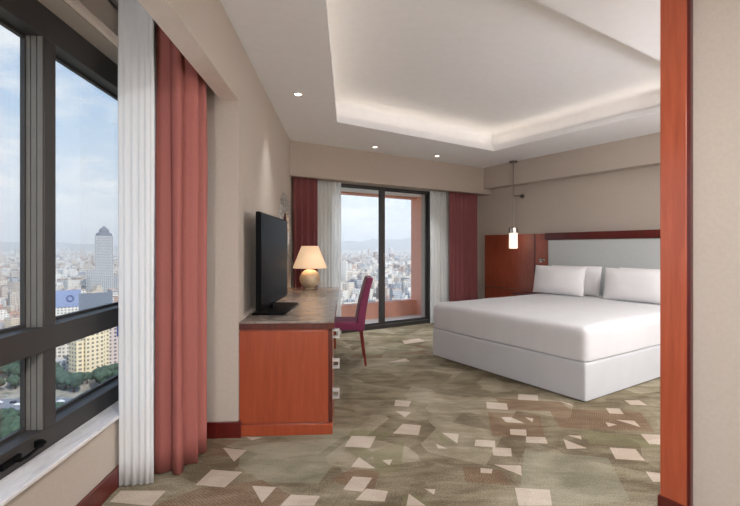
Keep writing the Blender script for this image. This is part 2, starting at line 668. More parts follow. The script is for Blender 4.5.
# wooden casing of the wide opening: jamb post, dark edge strip, plinth
bm = B()
box(bm, (2.305, 0.892, 0), (2.52, 1.003, CZ), UN)
jamb = struct('trim_7', bm, M['post'], bevel=0.003)
bm = B()
box(bm, (2.309, 0.8775, 0.0), (2.335, 0.8915, CZ), UN)
struct('trim_8', bm, M['redbase'])
bm = B()
box(bm, (2.295, 0.855, 0), (2.305, 1.007, 0.115), UN)
box(bm, (2.295, 1.003, 0), (2.53, 1.009, 0.115), UN)
struct('trim_9', bm, M['redbase'])

# ------------------------------------------------------------------ window 1 (left)
wroot = tag(empty('window_1', LW(0, 0, 0), ROT_L), kind='structure')
XF, XB, XG = -0.62, -0.725, -0.705
bm = B()
box(bm, (XB, -3.5, 2.25), (XF, 0, 2.39))
box(bm, (XB, -3.5, 0.385), (XF, 0, 0.485))
box(bm, (XB, -0.07, 0.485), (XF, 0, 2.25))
box(bm, (XB, -3.5, 0.485), (XF, -3.43, 2.25))
obj('window_frame', bm, M['alu'], wroot, bevel=0.003)
bm = B()
box(bm, (XB, -3.43, 0.835), (XF + 0.004, -0.07, 0.945))
obj('transom', bm, M['alu'], wroot, bevel=0.003)
mull_y = (-1.005, -2.2)
for my in mull_y:
    bm = B()
    box(bm, (XB, my, 0.485), (XF + 0.002, my + 0.075, 2.25))
    obj('mullion', bm, M['alu'], wroot, bevel=0.002)
    bm = B()
    for gx in (XB + 0.026, XB + 0.052, XB + 0.078):     # ribbed lighter reveal on the side of the mullion
        box(bm, (gx, my - 0.006, 0.485), (gx + 0.022, my, 0.835))
        box(bm, (gx, my - 0.006, 0.945), (gx + 0.022, my, 2.25))
    obj('mullion_reveal', bm, M['alulight'], wroot)
edges = [(-3.43, mull_y[1]), (mull_y[1] + 0.075, mull_y[0]), (mull_y[0] + 0.075, -0.07)]
for a, b in edges:
    for z0, z1 in ((0.485, 0.835), (0.945, 2.25)):
        bm = B()
        box(bm, (XG - 0.003, a, z0), (XG + 0.003, b, z1))
        obj('window_pane', bm, M['glass'], wroot)
        bm = B()
        s = 0.014
        for q in ((a, z0, b, z0 + s), (a, z1 - s, b, z1), (a, z0 + s, a + s, z1 - s), (b - s, z0 + s, b, z1 - s)):
            box(bm, (XG - 0.010, q[0], q[1]), (XG + 0.010, q[2], q[3]))
        obj('glazing_bead', bm, M['alu'], wroot)
h = bm = B()
box(bm, (XF, -1.26, 0.425), (XF + 0.012, -1.16, 0.45))
tube(bm, [(XF + 0.012, -1.2, 0.438), (XF + 0.035, -1.2, 0.438), (XF + 0.04, -1.17, 0.44), (XF + 0.04, -1.06, 0.452)], 0.007)
box(bm, (XF, -1.07, 0.43), (XF + 0.03, -1.05, 0.46))
obj('window_handle', bm, M['black'], wroot, sm=40)

# ------------------------------------------------------------------ balcony sliding door
droot = tag(empty('door_1', UN(0, 0, 0), ROT_UN), kind='structure')
bm = B()
y0, y1 = 5.80, 5.90
box(bm, (DU0, y0, 0), (DU0 + 0.03, y1, DZ))
box(bm, (DU1 - 0.03, y0, 0), (DU1, y1, DZ))
box(bm, (DU0 + 0.03, y0, DZ - 0.03), (DU1 - 0.03, y1, DZ))
box(bm, (DU0 + 0.03, y0, 0), (DU1 - 0.03, y1, 0.06))
obj('door_frame', bm, M['alu'], droot, bevel=0.003)
for k, (a, b, yy) in enumerate(((DU0 + 0.03, 4.05, 5.835), (3.965, DU1 - 0.03, 5.87))):
    bm = B()
    s = 0.03
    w = 0.014
    box(bm, (a, yy - w, 0.06), (a + s, yy + w, DZ - 0.03))
    box(bm, (b - (0.085 if k == 0 else s), yy - w, 0.06), (b, yy + w, DZ - 0.03))
    box(bm, (a + s, yy - w, 0.06), (b - s, yy + w, 0.095))
    box(bm, (a + s, yy - w, DZ - 0.05), (b - s, yy + w, DZ - 0.03))
    fr = obj('sliding_panel', bm, M['alu'], droot)
    bm = B()
    box(bm, (a + s, yy - 0.004, 0.095), (b - s, yy + 0.004, DZ - 0.05))
    obj('door_glass', bm, M['glass'], fr)
bm = B()
box(bm, (4.005, 5.80, 1.0), (4.025, 5.822, 1.22))
obj('door_handle', bm, M['nickel'], droot, bevel=0.003)

# ------------------------------------------------------------------ balcony
bm = B()
box(bm, (1.6, 6.05, -0.3), (5.6, 6.98, -0.02), UN)
struct('floor_balcony', bm, M['balcfloor'])
bm = B()
box(bm, (1.6, 6.80, -0.6), (5.50, 6.98, 0.27), UN)
struct('wall_balcony_parapet', bm, M['salmon'])
bm = B()
box(bm, (5.50, 6.05, -0.6), (5.75, 6.98, 2.75), UN)
struct('wall_balcony_side', bm, M['salmon'])
bm = B()
box(bm, (1.6, 6.05, 2.31), (5.50, 6.80, 2.75), UN)
struct('ceiling_balcony', bm, M['white'])
bm = B()
box(bm, (1.6, 6.80, 2.275), (5.50, 6.98, 2.75), UN)
struct('trim_10', bm, M['salmon'])


# ------------------------------------------------------------------ curtains
def curtain(name, path, z0, z1, mat, label, group, pleat, amp, seed, header=0.06, nrow=18):
    """pleated cloth hung along a path of world XY points"""
    r = random.Random(seed)
    P = [Vector((x, y, 0)) for x, y in path]
    seg = [(b - a).length for a, b in zip(P, P[1:])]
    tot = sum(seg)
    nc = int(tot / 0.006)
    nper = max(2, round(tot / pleat))
    phase = [r.uniform(0.8, 1.25) for _ in range(nper + 2)]
    cum = [0]
    for f in phase[:nper]:
        cum.append(cum[-1] + f)
    cum = [c / cum[-1] for c in cum]

    def pt(s):
        d = s * tot
        for a, b, l in zip(P, P[1:], seg):
            if d <= l or b is P[-1]:
                return a + (b - a) * min(1, d / l), (b - a).normalized()
            d -= l

    bm = B()
    rows = []
    for j in range(nrow + 1):
        tz = j / nrow
        z = z1 + (z0 - z1) * tz
        row = []
        for i in range(nc + 1):
            s = i / nc
            p, t = pt(s)
            # smooth the corner directions
            p2, t2 = pt(min(1, s + 0.04))
            p3, t3 = pt(max(0, s - 0.04))
            t = (t + t2 + t3).normalized()
            n_ = Vector((t.y, -t.x, 0))
            k = 0
            while k < nper - 1 and s > cum[k + 1]:
                k += 1
            ph = (s - cum[k]) / (cum[k + 1] - cum[k])
            w = math.sin(2 * PI * ph)
            w = math.copysign(abs(w) ** 0.8, w)
            a = amp * (0.45 + 0.55 * min(1, tz * 3)) * (0.85 + 0.3 * phase[k] - 0.25)
            if z > z1 - header:
                w = 0.6 * w + 0.4 * math.sin(6 * PI * ph)
            sway = 0.012 * noise.noise(Vector((s * 3 + seed, tz * 1.6, seed * 1.7)))
            q = p + n_ * (a * w + sway) + t * (0.25 * a * math.sin(4 * PI * ph + 1.1 * tz))
            row.append(bm.verts.new((q.x, q.y, z)))
        rows.append(row)
    for a, b in zip(rows, rows[1:]):
        for i in range(nc):
            bm.faces.new((a[i], a[i + 1], b[i + 1], b[i]))
    o = obj(name, bm, mat, sm=180)
    md = o.modifiers.new('thick', 'SOLIDIFY')
    md.thickness = 0.003
    tag(o, label, 'curtain', group)
    return o


curtain('sheer_curtain', [(-1.365, 2.37), (-1.193, 2.395), (-1.28, 2.47), (-1.325, 2.88)], 0.008, 2.73, M['sheer'],
        'white sheer curtain gathered beside the large city window', 'curtains', 0.034, 0.008, 1)
curtain('drape', [(-1.24, 2.545), (-1.125, 2.495), (-1.07, 2.61), (-1.06, 2.73), (-1.105, 2.86)], 0.008, 2.73, M['redcloth'],
        'brick red floor-length drape hanging in front of the pier beside the large window', 'curtains', 0.13, 0.034, 5)


def far_curtain(name, u0, u1, n, mat, label, pleat, amp, seed):
    a, b = UN(u0, n), UN(u1, n)
    return curtain(name, [(a.x, a.y), (b.x, b.y)], 0.012, 2.275, mat, label, 'curtains', pleat, amp, seed)


def U_at(px, n):
    k = (px - 370) / 436
    return n * (SU + CU * k) / (CU - SU * k)


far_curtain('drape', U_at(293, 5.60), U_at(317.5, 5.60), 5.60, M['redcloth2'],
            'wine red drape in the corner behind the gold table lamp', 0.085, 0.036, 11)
far_curtain('sheer_curtain', U_at(316, 5.70), U_at(341, 5.70), 5.70, M['sheer2'],
            'white sheer curtain between the lamp and the balcony door', 0.06, 0.022, 12)
far_curtain('sheer_curtain', U_at(430, 5.70), U_at(449, 5.70), 5.70, M['sheer2'],
            'white sheer curtain between the balcony door and the bed', 0.06, 0.022, 13)
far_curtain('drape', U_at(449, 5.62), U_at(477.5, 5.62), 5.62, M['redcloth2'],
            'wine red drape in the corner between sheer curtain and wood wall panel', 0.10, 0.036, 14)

# ------------------------------------------------------------------ bed
bed = tag(empty('bed', UN(3.5, 2.09), ROT_UN), 'king bed with smooth white linen on pale grey base', 'bed')
BW, BL = 1.94, 2.52


def soft_box(bm, x0, x1, y0, y1, z0, z1, r, nx=36, ny=28, puff=0.0, wr=0.0, seed=0, hem=0.0):
    """mattress-like body: top with rounded edge, vertical sides, cubic projection"""
    nz = 8
    def rnd_pt(x, y, z):
        cx = min(max(x, x0 + r), x1 - r)
        cy = min(max(y, y0 + r), y1 - r)
        cz = min(z, z1 - r)
        rr = r
        d = Vector((x - cx, y - cy, z - cz))
        if d.length > 1e-6:
            if z > z1 - r or (abs(x - cx) > 1e-6 and abs(y - cy) > 1e-6):
                dd = d.normalized() * rr
                return Vector((cx, cy, cz)) + dd
        return Vector((x, y, z))
    grid = {}
    def v(p):
        key = tuple(round(c, 5) for c in p)
        if key not in grid:
            q = rnd_pt(*p)
            fx = (q.x - x0) / (x1 - x0)
            fy = (q.y - y0) / (y1 - y0)
            if puff:
                q.z += puff * (max(0, 1 - abs(2 * fx - 1) ** 3) * max(0, 1 - abs(2 * fy - 1) ** 3)) * max(0, (q.z - z0) / (z1 - z0))
            if wr:
                nv = noise.noise(Vector((q.x * 2.2 + seed, q.y * 2.2, q.z * 5))) + 0.5 * noise.noise(Vector((q.x * 6, q.y * 5 + seed, q.z * 3)))
                q += Vector((nv * wr * 0.5, nv * wr * 0.5, nv * wr if q.z > z1 - 0.1 else 0))
            grid[key] = bm.verts.new(q)
        return grid[key]
    xs = [x0 + (x1 - x0) * (0.5 - 0.5 * math.cos(PI * i / nx)) for i in range(nx + 1)]
    ys = [y0 + (y1 - y0) * (0.5 - 0.5 * math.cos(PI * i / ny)) for i in range(ny + 1)]
    zs = [z0 + (z1 - z0) * math.sin(PI / 2 * i / nz) for i in range(nz + 1)]
    def quad(a, b, c, d):
        try:
            bm.faces.new((v(a), v(b), v(c), v(d)))
        except ValueError:
            pass
    for i in range(nx):
        for j in range(ny):
            quad((xs[i], ys[j], z1), (xs[i + 1], ys[j], z1), (xs[i + 1], ys[j + 1], z1), (xs[i], ys[j + 1], z1))
            quad((xs[i], ys[j], z0), (xs[i], ys[j + 1], z0), (xs[i + 1], ys[j + 1], z0), (xs[i + 1], ys[j], z0))
    for k in range(nz):
        for i in range(nx):
            for y in (y0, y1):
                quad((xs[i], y, zs[k]), (xs[i + 1], y, zs[k]), (xs[i + 1], y, zs[k + 1]), (xs[i], y, zs[k + 1]))
        for j in range(ny):
            for x in (x0, x1):
                quad((x, ys[j], zs[k]), (x, ys[j + 1], zs[k]), (x, ys[j + 1], zs[k + 1]), (x, ys[j], zs[k + 1]))


bm = B()
soft_box(bm, 0.0, BL, 0.0, BW, 0.012, 0.335, 0.02, wr=0.003, seed=3)
obj('bed_base', bm, M['bedbase'], bed, sm=50)
bm = B()
soft_box(bm, -0.004, BL, -0.008, BW + 0.008, 0.345, 0.635, 0.065, puff=0.02, wr=0.008, seed=8)
obj('duvet', bm, M['white_fabric'], bed, sm=50)
bm = B()
box(bm, (0.02, 0.02, 0.333), (BL - 0.02, BW - 0.02, 0.347))
obj('mattress_edge', bm, M['bedbase'], bed)
for lx, ly in ((0.12, 0.12), (0.12, BW - 0.12), (BL - 0.12, 0.12), (BL - 0.12, BW - 0.12)):
    bm = B()
    lathe(bm, [(0.025, 0.0), (0.03, 0.045)], 16, (lx, ly, 0))
    obj('leg', bm, M['black'], bed, sm=40)


def pillow_bm(w, h, t, seed):
    bm = B()
    n, m = 30, 20
    def sh(a, b):
        x, y = a, b
        pin = 1 - 0.06 * (1 - abs(a) ** 2) * abs(b) ** 4 - 0.0
        X = a * w / 2 * (1 - 0.02 * (1 - b * b))
        Y = b * h / 2 * (1 - 0.025 * (1 - a * a))
        th = t / 2 * ((1 - abs(a) ** 2.6) * (1 - abs(b) ** 2.6)) ** 0.55
        th *= 1 + 0.10 * noise.noise(Vector((a * 2.2 + seed, b * 2.2, 1.3))) + 0.05 * noise.noise(Vector((a * 6 + seed, b * 5, 4)))
        return X, Y, th
    for side in (1, -1):
        g = [[None] * (m + 1) for _ in range(n + 1)]
        for i in range(n + 1):
            for j in range(m + 1):
                a = math.sin((i / n - 0.5) * PI)
                b = math.sin((j / m - 0.5) * PI)
                X, Y, th = sh(a, b)
                g[i][j] = bm.verts.new((X, Y, side * (th + 0.003)))
        for i in range(n):
            for j in range(m):
                bm.faces.new((g[i][j], g[i + 1][j], g[i + 1][j + 1], g[i][j + 1]))
    bmesh.ops.remove_doubles(bm, verts=bm.verts, dist=0.0001)
    # welt seam joins the two shells
    bmesh.ops.remove_doubles(bm, verts=[v for v in bm.verts if v.is_boundary], dist=0.008)
    return bm


def pillow(cu, cn, tilt, w, h, t, seed, label):
    bm = pillow_bm(w, h, t, seed)
    # local: x across the bed (N), y up the lean, z = front (towards -U)
    o = obj('pillow', bm, M['pillow'], sm=180)
    ux = UN(0, 1) ; uu = UN(1, 0)
    up = (uu * math.cos(tilt) + Vector((0, 0, 1)) * math.sin(tilt)).normalized()
    fr = ux.cross(up).normalized()
    R = Matrix((ux, up, fr)).transposed().to_4x4()
    zc = 0.650 + h / 2 * math.sin(tilt) * 0.94 + t * 0.30 * math.cos(tilt)
    p = UN(cu, cn)
    R.translation = Vector((p.x, p.y, zc))
    o.matrix_world = R
    tag(o, label, 'pillow', 'white pillows')
    return o


tl = math.radians(80)
pillow(5.56, 3.72, tl, 0.78, 0.405, 0.19, 1, 'white pillow leaning in front, on the window side of the bed')
pillow(5.56, 2.67, tl, 0.80, 0.405, 0.19, 2, 'white pillow leaning in front, nearest the wooden post')
pillow(5.78, 3.62, math.radians(79), 0.76, 0.41, 0.15, 3, 'white pillow half hidden behind the window-side front pillow')
pillow(5.76, 2.62, math.radians(79), 0.76, 0.41, 0.15, 4, 'white pillow behind the front pillow nearest the post')

# headboard
hb = tag(empty('headboard', UN(6.05, 3.05), ROT_UN), 'wide pale grey upholstered headboard under a dark red wooden rail', 'headboard')
bm = B()
box(bm, (0.03, -1.20, 0.30), (0.085, 1.20, 1.425))
obj('upholstered_panel', bm, M['padfabric'], hb, bevel=0.015, seg=3)
bm = B()
box(bm, (0.02, -1.25, 1.43), (0.10, 1.25, 1.535))
obj('top_rail', bm, M['redbase'], hb, bevel=0.004)
bm = B()
box(bm, (0.07, 1.205, 0.03), (0.10, 1.455, 1.53))
box(bm, (0.085, -1.455, 0.03), (0.10, 1.455, 1.425))
obj('side_panel', bm, M['wood2'], hb)
bm = B()
box(bm, (0.06, 1.455, 0.03), (0.14, 1.475, 1.53))
obj('edge_strip', bm, M['wooddark'], hb)

# reading light on the headboard
rl = tag(empty('reading_light', UN(6.12, 4.40, 1.10), ROT_UN), 'small chrome reading light fixed beside the headboard', 'wall light')
bm = B()
lathe(bm, [(0.028, -0.012), (0.028, 0.0)], 20, axis='x')
obj('base', bm, M['chrome'], rl, sm=40)
bm = B()
tube(bm, [(-0.012, 0, 0), (-0.05, 0, 0.0), (-0.08, -0.02, 0.015), (-0.10, -0.05, 0.015)], 0.008)
obj('arm', bm, M['chrome'], rl, sm=40)
bm = B()
tube(bm, [(-0.10, -0.04, 0.015), (-0.10, -0.13, 0.01)], 0.019, 16)
obj('lamp_head', bm, M['chrome'], rl, sm=40)

# wall panelling beside the bed
wp = tag(empty('wall_panel', UN(6.165, 5.1), ROT_UN), 'glossy orange-brown wooden wall panel between curtain and headboard', 'wall panel')
bm = B()
box(bm, (0, -0.555, 0.60), (0.03, 0.53, 1.535))
obj('upper_board', bm, M['wood2'], wp, bevel=0.003)
bm = B()
box(bm, (0, -0.555, 0.12), (0.03, 0.53, 0.59))
obj('lower_board', bm, M['wood2'], wp, bevel=0.003)

# nightstand
ns = tag(empty('nightstand', UN(5.93, 4.38), ROT_UN), 'wooden nightstand with dark red top, behind the far side of the bed', 'nightstand')
bm = B()
box(bm, (-0.20, -0.26, 0.06), (0.17, 0.26, 0.56))
obj('cabinet_body', bm, M['wood2'], ns, bevel=0.003)
bm = B()
box(bm, (-0.22, -0.27, 0.56), (0.175, 0.275, 0.59))
obj('top', bm, M['redbase'], ns, bevel=0.003)
for z in (0.09, 0.32):
    bm = B()
    box(bm, (-0.216, -0.24, z), (-0.20, 0.24, z + 0.215))
    dr = obj('drawer', bm, M['wood2'], ns, bevel=0.002)
    bm = B()
    tube(bm, [(-0.216, -0.05, z + 0.11), (-0.24, -0.05, z + 0.11), (-0.24, 0.05, z + 0.11), (-0.216, 0.05, z + 0.11)], 0.005)
    obj('handle', bm, M['chrome'], dr, sm=40)
bm = B()
box(bm, (-0.17, -0.23, 0), (0.15, 0.23, 0.06))
obj('plinth', bm, M['redbase'], ns)

# pendant
PU, PN = 5.965, 4.82
pd = tag(empty('pendant_lamp', UN(PU, PN, 2.75), ROT_UN), 'slim rod pendant lamp with glowing glass cylinder by the headboard wall', 'pendant lamp')
bm = B()
lathe(bm, [(0.065, -0.03), (0.065, 0.0)], 24)
obj('canopy', bm, M['nickel'], pd, sm=40)
bm = B()
tube(bm, [(0, 0, -0.03), (0, 0, -1.12)], 0.008)
obj('rod', bm, M['nickel'], pd, sm=40)
bm = B()
tube(bm, [(0, 0, -0.57), (0.22, 0, -0.57)], 0.006)
lathe(bm, [(0.035, 0.215), (0.035, 0.24)], 20, (0, 0, -0.57), axis='x')
obj('bracket', bm, M['nickel'], pd, sm=40)
bm = B()
lathe(bm, [(0.012, -1.095), (0.075, -1.115), (0.078, -1.20), (0.07, -1.20)], 28)
obj('cap', bm, M['chrome'], pd, sm=40)
bm = B()
lathe(bm, [(0.068, -1.20), (0.070, -1.45), (0.064, -1.46)], 28)
obj('lamp_shade', bm, M['pglass'], pd, sm=40)

# ------------------------------------------------------------------ desk / credenza
dk = tag(empty('desk', LW(0.002, 0.0135, 0), ROT_L), 'long cherry wood desk with marble top and side drawers along the wall', 'desk')
DW, DLn = 0.642, 2.63
bm = B()
box(bm, (0, 0, 0.774), (DW + 0.012, DLn, 0.79))
obj('desktop', bm, M['marble'], dk, bevel=0.003)
bm = B()
box(bm, (-0.0, -0.004, 0.735), (DW + 0.014, DLn + 0.004, 0.774))
obj('edge_band', bm, M['wooddark'], dk, bevel=0.002)
bm = B()
box(bm, (0.0, 0.012, 0.06), (DW - 0.03, 0.60, 0.735))
obj('drawer_cabinet', bm, M['wood'], dk, bevel=0.002)
bm = B()
box(bm, (0.0, 0.0, 0.085), (DW - 0.028, 0.012, 0.72))
obj('end_panel', bm, M['wood'], dk, bevel=0.002)
bm = B()
box(bm, (DW - 0.028, -0.002, 0.085), (DW, 0.02, 0.72))
obj('corner_stile', bm, M['wooddark'], dk, bevel=0.002)
bm = B()
box(bm, (0.0, -0.012, 0.0), (DW + 0.0, 0.60, 0.075))
obj('plinth', bm, M['wood'], dk, bevel=0.003)
for z0, z1 in ((0.585, 0.715), (0.34, 0.575), (0.09, 0.33)):
    bm = B()
    box(bm, (DW - 0.03, 0.022, z0), (DW - 0.004, 0.59, z1))
    dr = obj('drawer', bm, M['wood'], dk, bevel=0.002)
    zc = {0.715: 0.678, 0.575: 0.458, 0.33: 0.24}[z1]
    bm = B()
    box(bm, (DW - 0.004, 0.09, zc - 0.035), (DW + 0.002, 0.17, zc + 0.035))
    x0, x1 = DW + 0.0, DW + 0.048
    for a, b in (((x0, 0.10, zc - 0.030), (x1, 0.16, zc - 0.020)), ((x0, 0.10, zc + 0.020), (x1, 0.16, zc + 0.030)),
                 ((x1 - 0.009, 0.10, zc - 0.020), (x1, 0.16, zc + 0.020))):
        box(bm, a, b)
    obj('handle', bm, M['pull'], dr, bevel=0.001)
bm = B()
box(bm, (0.03, DLn - 0.05, 0), (DW - 0.02, DLn - 0.01, 0.735))
obj('far_side_panel', bm, M['wood'], dk)
bm = B()
box(bm, (0.01, 0.60, 0.25), (0.03, DLn - 0.05, 0.735))
obj('back_panel', bm, M['wood'], dk)
bm = B()
box(bm, (DW - 0.05, 0.60, 0.65), (DW - 0.03, DLn - 0.05, 0.735))
obj('apron', bm, M['wood'], dk)

# television
tvx, tvy = -0.80, 3.68
tv = tag(empty('television', (tvx + 0.0, tvy, 0.79), math.radians(0.4)), 'flat black television standing on the marble desktop', 'television')
bm = B()
box(bm, (-0.03, -0.535, 0.05), (0.004, 0.535, 0.775))
obj('housing', bm, M['black'], tv, bevel=0.006)
bm = B()
box(bm, (0.004, -0.522, 0.07), (0.007, 0.522, 0.762))
obj('screen', bm, M['screen'], tv)
bm = B()
box(bm, (-0.05, -0.30, 0.25), (-0.03, 0.30, 0.60))
obj('rear_housing', bm, M['black'], tv, bevel=0.008)
bm = B()
box(bm, (-0.045, -0.06, 0.012), (-0.008, 0.06, 0.30))
obj('neck', bm, M['black'], tv)
bm = B()
box(bm, (-0.10, -0.38, 0.0), (0.15, 0.30, 0.014))
obj('base', bm, M['black'], tv, bevel=0.005)

# mirror on the wall
mr = tag(empty('mirror', LW(0.0, 2.28, 1.45), ROT_L), 'round wall mirror in an ornate silver frame behind the television', 'mirror')
bm = B()
seg, prof = 96, [(0.30, 0.012), (0.31, 0.03), (0.34, 0.036), (0.37, 0.028), (0.41, 0.045), (0.455, 0.036), (0.495, 0.018), (0.505, 0.004), (0.30, 0.004)]
rings = []
for r_, x_ in prof:
    ringv = []
    for k in range(seg):
        a = 2 * PI * k / seg
        rr = r_ * (1 + (0.03 * abs(math.sin(8 * a)) if r_ > 0.45 else 0))
        xx = x_ + (0.006 * math.sin(24 * a) if 0.36 < r_ < 0.48 else 0)
        ringv.append(bm.verts.new((xx, rr * math.cos(a), rr * math.sin(a))))
    rings.append(ringv)
rings.append(rings[0])
for a, b in zip(rings, rings[1:]):
    for k in range(seg):
        bm.faces.new((a[k], a[(k + 1) % seg], b[(k + 1) % seg], b[k]))
obj('mirror_frame', bm, M['silver'], mr, sm=60)
bm = B()
lathe(bm, [(0.302, 0.003), (0.302, 0.014)], 64, axis='x')
obj('mirror_glass', bm, M['mirror'], mr, sm=40)

# table lamp
tlx, tly = -0.75, 5.44
tlm = tag(empty('table_lamp', (tlx, tly, 0.79)), 'lit table lamp with round cream-gold base and cone shade', 'lamp')
bm = B()
prof = [(0.06, 0.0), (0.062, 0.008)]
for k in range(1, 16):
    a = -PI / 2 + PI * k / 16
    prof.append((0.128 * math.cos(a) if k > 1 else 0.05, 0.128 + 0.12 * math.sin(a)))
prof.append((0.03, 0.252))
lathe(bm, prof, 40)
obj('base', bm, M['goldball'], tlm, sm=60)
bm = B()
tube(bm, [(0, 0, 0.25), (0, 0, 0.30)], 0.012, 12)
obj('stem', bm, M['nickel'], tlm, sm=40)
bm = B()
lathe(bm, [(0.212, 0.262), (0.104, 0.535)], 48, cap=False)
sh = obj('lamp_shade', bm, M['shade'], tlm, sm=60)
md = sh.modifiers.new('s', 'SOLIDIFY')
md.thickness = 0.004

# chair
ch = tag(empty('chair', (-0.30, 4.99, 0), math.radians(4.0)), 'plum purple upholstered desk chair with slim dark red legs', 'chair')
SW = 0.225


def cushion(bm, x0, x1, y0, y1, z0, z1, r, **k):
    soft_box(bm, x0, x1, y0, y1, z0, z1, r, nx=20, ny=20, **k)


bm = B()
cushion(bm, -0.24, 0.17, -SW, SW, 0.40, 0.48, 0.03, puff=0.012)
obj('seat', bm, M['chairfab'], ch, sm=50)
bm = B()
# leaning backrest, gently curved, open prism along y
outl_f, outl_b = [], []
for k in range(13):
    t_ = k / 12
    z = 0.385 + 0.585 * t_
    x = 0.125 + 0.06 * t_ + 0.07 * t_ * t_
    th = 0.10 - 0.03 * t_
    outl_f.append((x, z))
    outl_b.append((x + th, z))
outl = outl_f + outl_b[::-1]
va = [bm.verts.new((x, -SW, z)) for x, z in outl]
vb = [bm.verts.new((x, SW, z)) for x, z in outl]
bm.faces.new(va)
bm.faces.new(vb[::-1])
for k in range(len(outl)):
    bm.faces.new((va[k], va[(k + 1) % len(outl)], vb[(k + 1) % len(outl)], vb[k]))
obj('backrest', bm, M['chairfab'], ch, bevel=0.018, seg=4)
for x, y, dx in ((-0.21, -SW + 0.03, -0.01), (-0.21, SW - 0.03, -0.01), (0.19, -SW + 0.025, 0.05), (0.19, SW - 0.025, 0.05)):
    bm = B()
    taper(bm, (x, y, 0.40), (x + dx, y, 0.0), 0.017, 0.011)
    obj('leg', bm, M['chairleg'], ch, bevel=0.002)


# ------------------------------------------------------------------ downlights
def make_downlight(x, y, label):
    r = tag(empty('ceiling_downlight', (x, y, CZ)), label, 'ceiling light', 'recessed ceiling downlights')
    bm = B()
    lathe(bm, [(0.030, -0.001), (0.034, -0.006), (0.046, -0.005), (0.048, 0.0)], 28, cap=False)
    obj('trim_ring', bm, M['white'], r, sm=60)
    bm = B()
    lathe(bm, [(0.031, -0.003), (0.031, -0.001)], 24)
    obj('lens', bm, M['led'], r)
    return r


DL = [(-0.678, 4.105, 'small lit ceiling downlight above the television wall'),
      (0.072, 6.26, 'small lit ceiling downlight above the left balcony curtain'),
      (1.056, 6.87, 'small lit ceiling downlight above the balcony door'),
      ]
for x, y, l in DL:
    make_downlight(x, y, l)
fill_dl = [(0.3, 0.6), (0.3, -1.2), (2.0, -1.0), (3.2, 2.6), (5.0, 3.2)]  # extra unseen downlights, added to lift the room's brightness


def area(name, loc, size, power, col, rot=(0, 0, 0), shape='DISK', size_y=None, spread=PI):
    l = bpy.data.lights.new(name, 'AREA')
    l.shape = shape
    l.size = size
    if size_y:
        l.size_y = size_y
    l.energy = power
    l.color = col
    l.spread = spread
    o = bpy.data.objects.new(name, l)
    C.objects.link(o)
    o.location = loc
    o.rotation_euler = rot
    return o


WARM = (0.98, 0.98, 1.0)
for x, y, l in DL:
    area('downlight_lamp', (x, y, CZ - 0.03), 0.07, 2.5 if x < -0.5 else 8, WARM, spread=math.radians(70))
for x, y in fill_dl:
    r = make_downlight(x, y, 'added ceiling downlight out of view, brightening the room')
    area('downlight_lamp', (x, y, CZ - 0.03), 0.14, 36, WARM)

# cove strips: warm LED lines lying on the hidden ledge of the tray
mid = offset_poly(tray, 0.13)
for i in range(4):
    a, b = mid[i], mid[(i + 1) % 4]
    c = (a + b) / 2
    d = b - a
    ang = math.atan2(d.y, d.x)
    inward = Vector((0.9, 3.6, 0)) - c
    t_ = d.normalized()
    nn = Vector((t_.y, -t_.x, 0))
    if nn.dot(inward) < 0:
        nn = -nn
    aim = (nn * 0.75 + Vector((0, 0, 1))).normalized()
    o = area('cove_lamp', (c.x, c.y, CZ + 0.085), d.length - 0.1, 0.42 * d.length, (1.0, 0.84, 0.66), (0, 0, 0), 'RECTANGLE', 0.04)
    X_ = t_
    Z_ = -aim
    Y_ = Z_.cross(X_)
    R_ = Matrix((X_, Y_, Z_)).transposed().to_4x4()
    R_.translation = Vector((c.x, c.y, CZ + 0.085))
    o.matrix_world = R_

pl = bpy.data.lights.new('table_lamp_bulb', 'POINT')
pl.energy = 2.5
pl.color = (1.0, 0.78, 0.55)
pl.shadow_soft_size = 0.04
po = bpy.data.objects.new('table_lamp_bulb', pl)
C.objects.link(po)
po.location = (tlx, tly, 0.79 + 0.42)

# added globe lamp, out of view, filling the room with light from behind
fx_, fy_ = -0.55, -1.3
fill_lamp = tag(empty('fill_floor_lamp', (fx_, fy_, 0)), 'added globe fill lamp in the unseen entrance area', 'lamp')
bm = B()
lathe(bm, [(0.15, 0.0), (0.15, 0.018), (0.02, 0.03)], 32)
obj('base', bm, M['nickel'], fill_lamp, sm=40)
bm = B()
tube(bm, [(0, 0, 0.025), (0, 0, 1.52)], 0.012)
obj('pole', bm, M['nickel'], fill_lamp, sm=40)
bm = B()
lathe(bm, [(max(0.01, 0.19 * math.sin(PI * k / 20)), 1.70 - 0.19 * math.cos(PI * k / 20)) for k in range(21)], 36)
gs = obj('lamp_shade', bm, emit('fill_globe_glass', srgb(250, 249, 255), 88.0), fill_lamp, sm=180)

fill_lamp_2 = fill_lamp.copy()  # second added globe, lights bed and ceiling from out of view
C.objects.link(fill_lamp_2)
for c_ in fill_lamp.children:
    d_ = c_.copy()
    C.objects.link(d_)
    d_.parent = fill_lamp_2
fill_lamp_2.location = UN(4.3, 0.05)
tag(fill_lamp_2, 'added globe fill lamp out of view behind the wooden post, beside the bed', 'lamp')

# ------------------------------------------------------------------ the city outside
GZ = -100.0


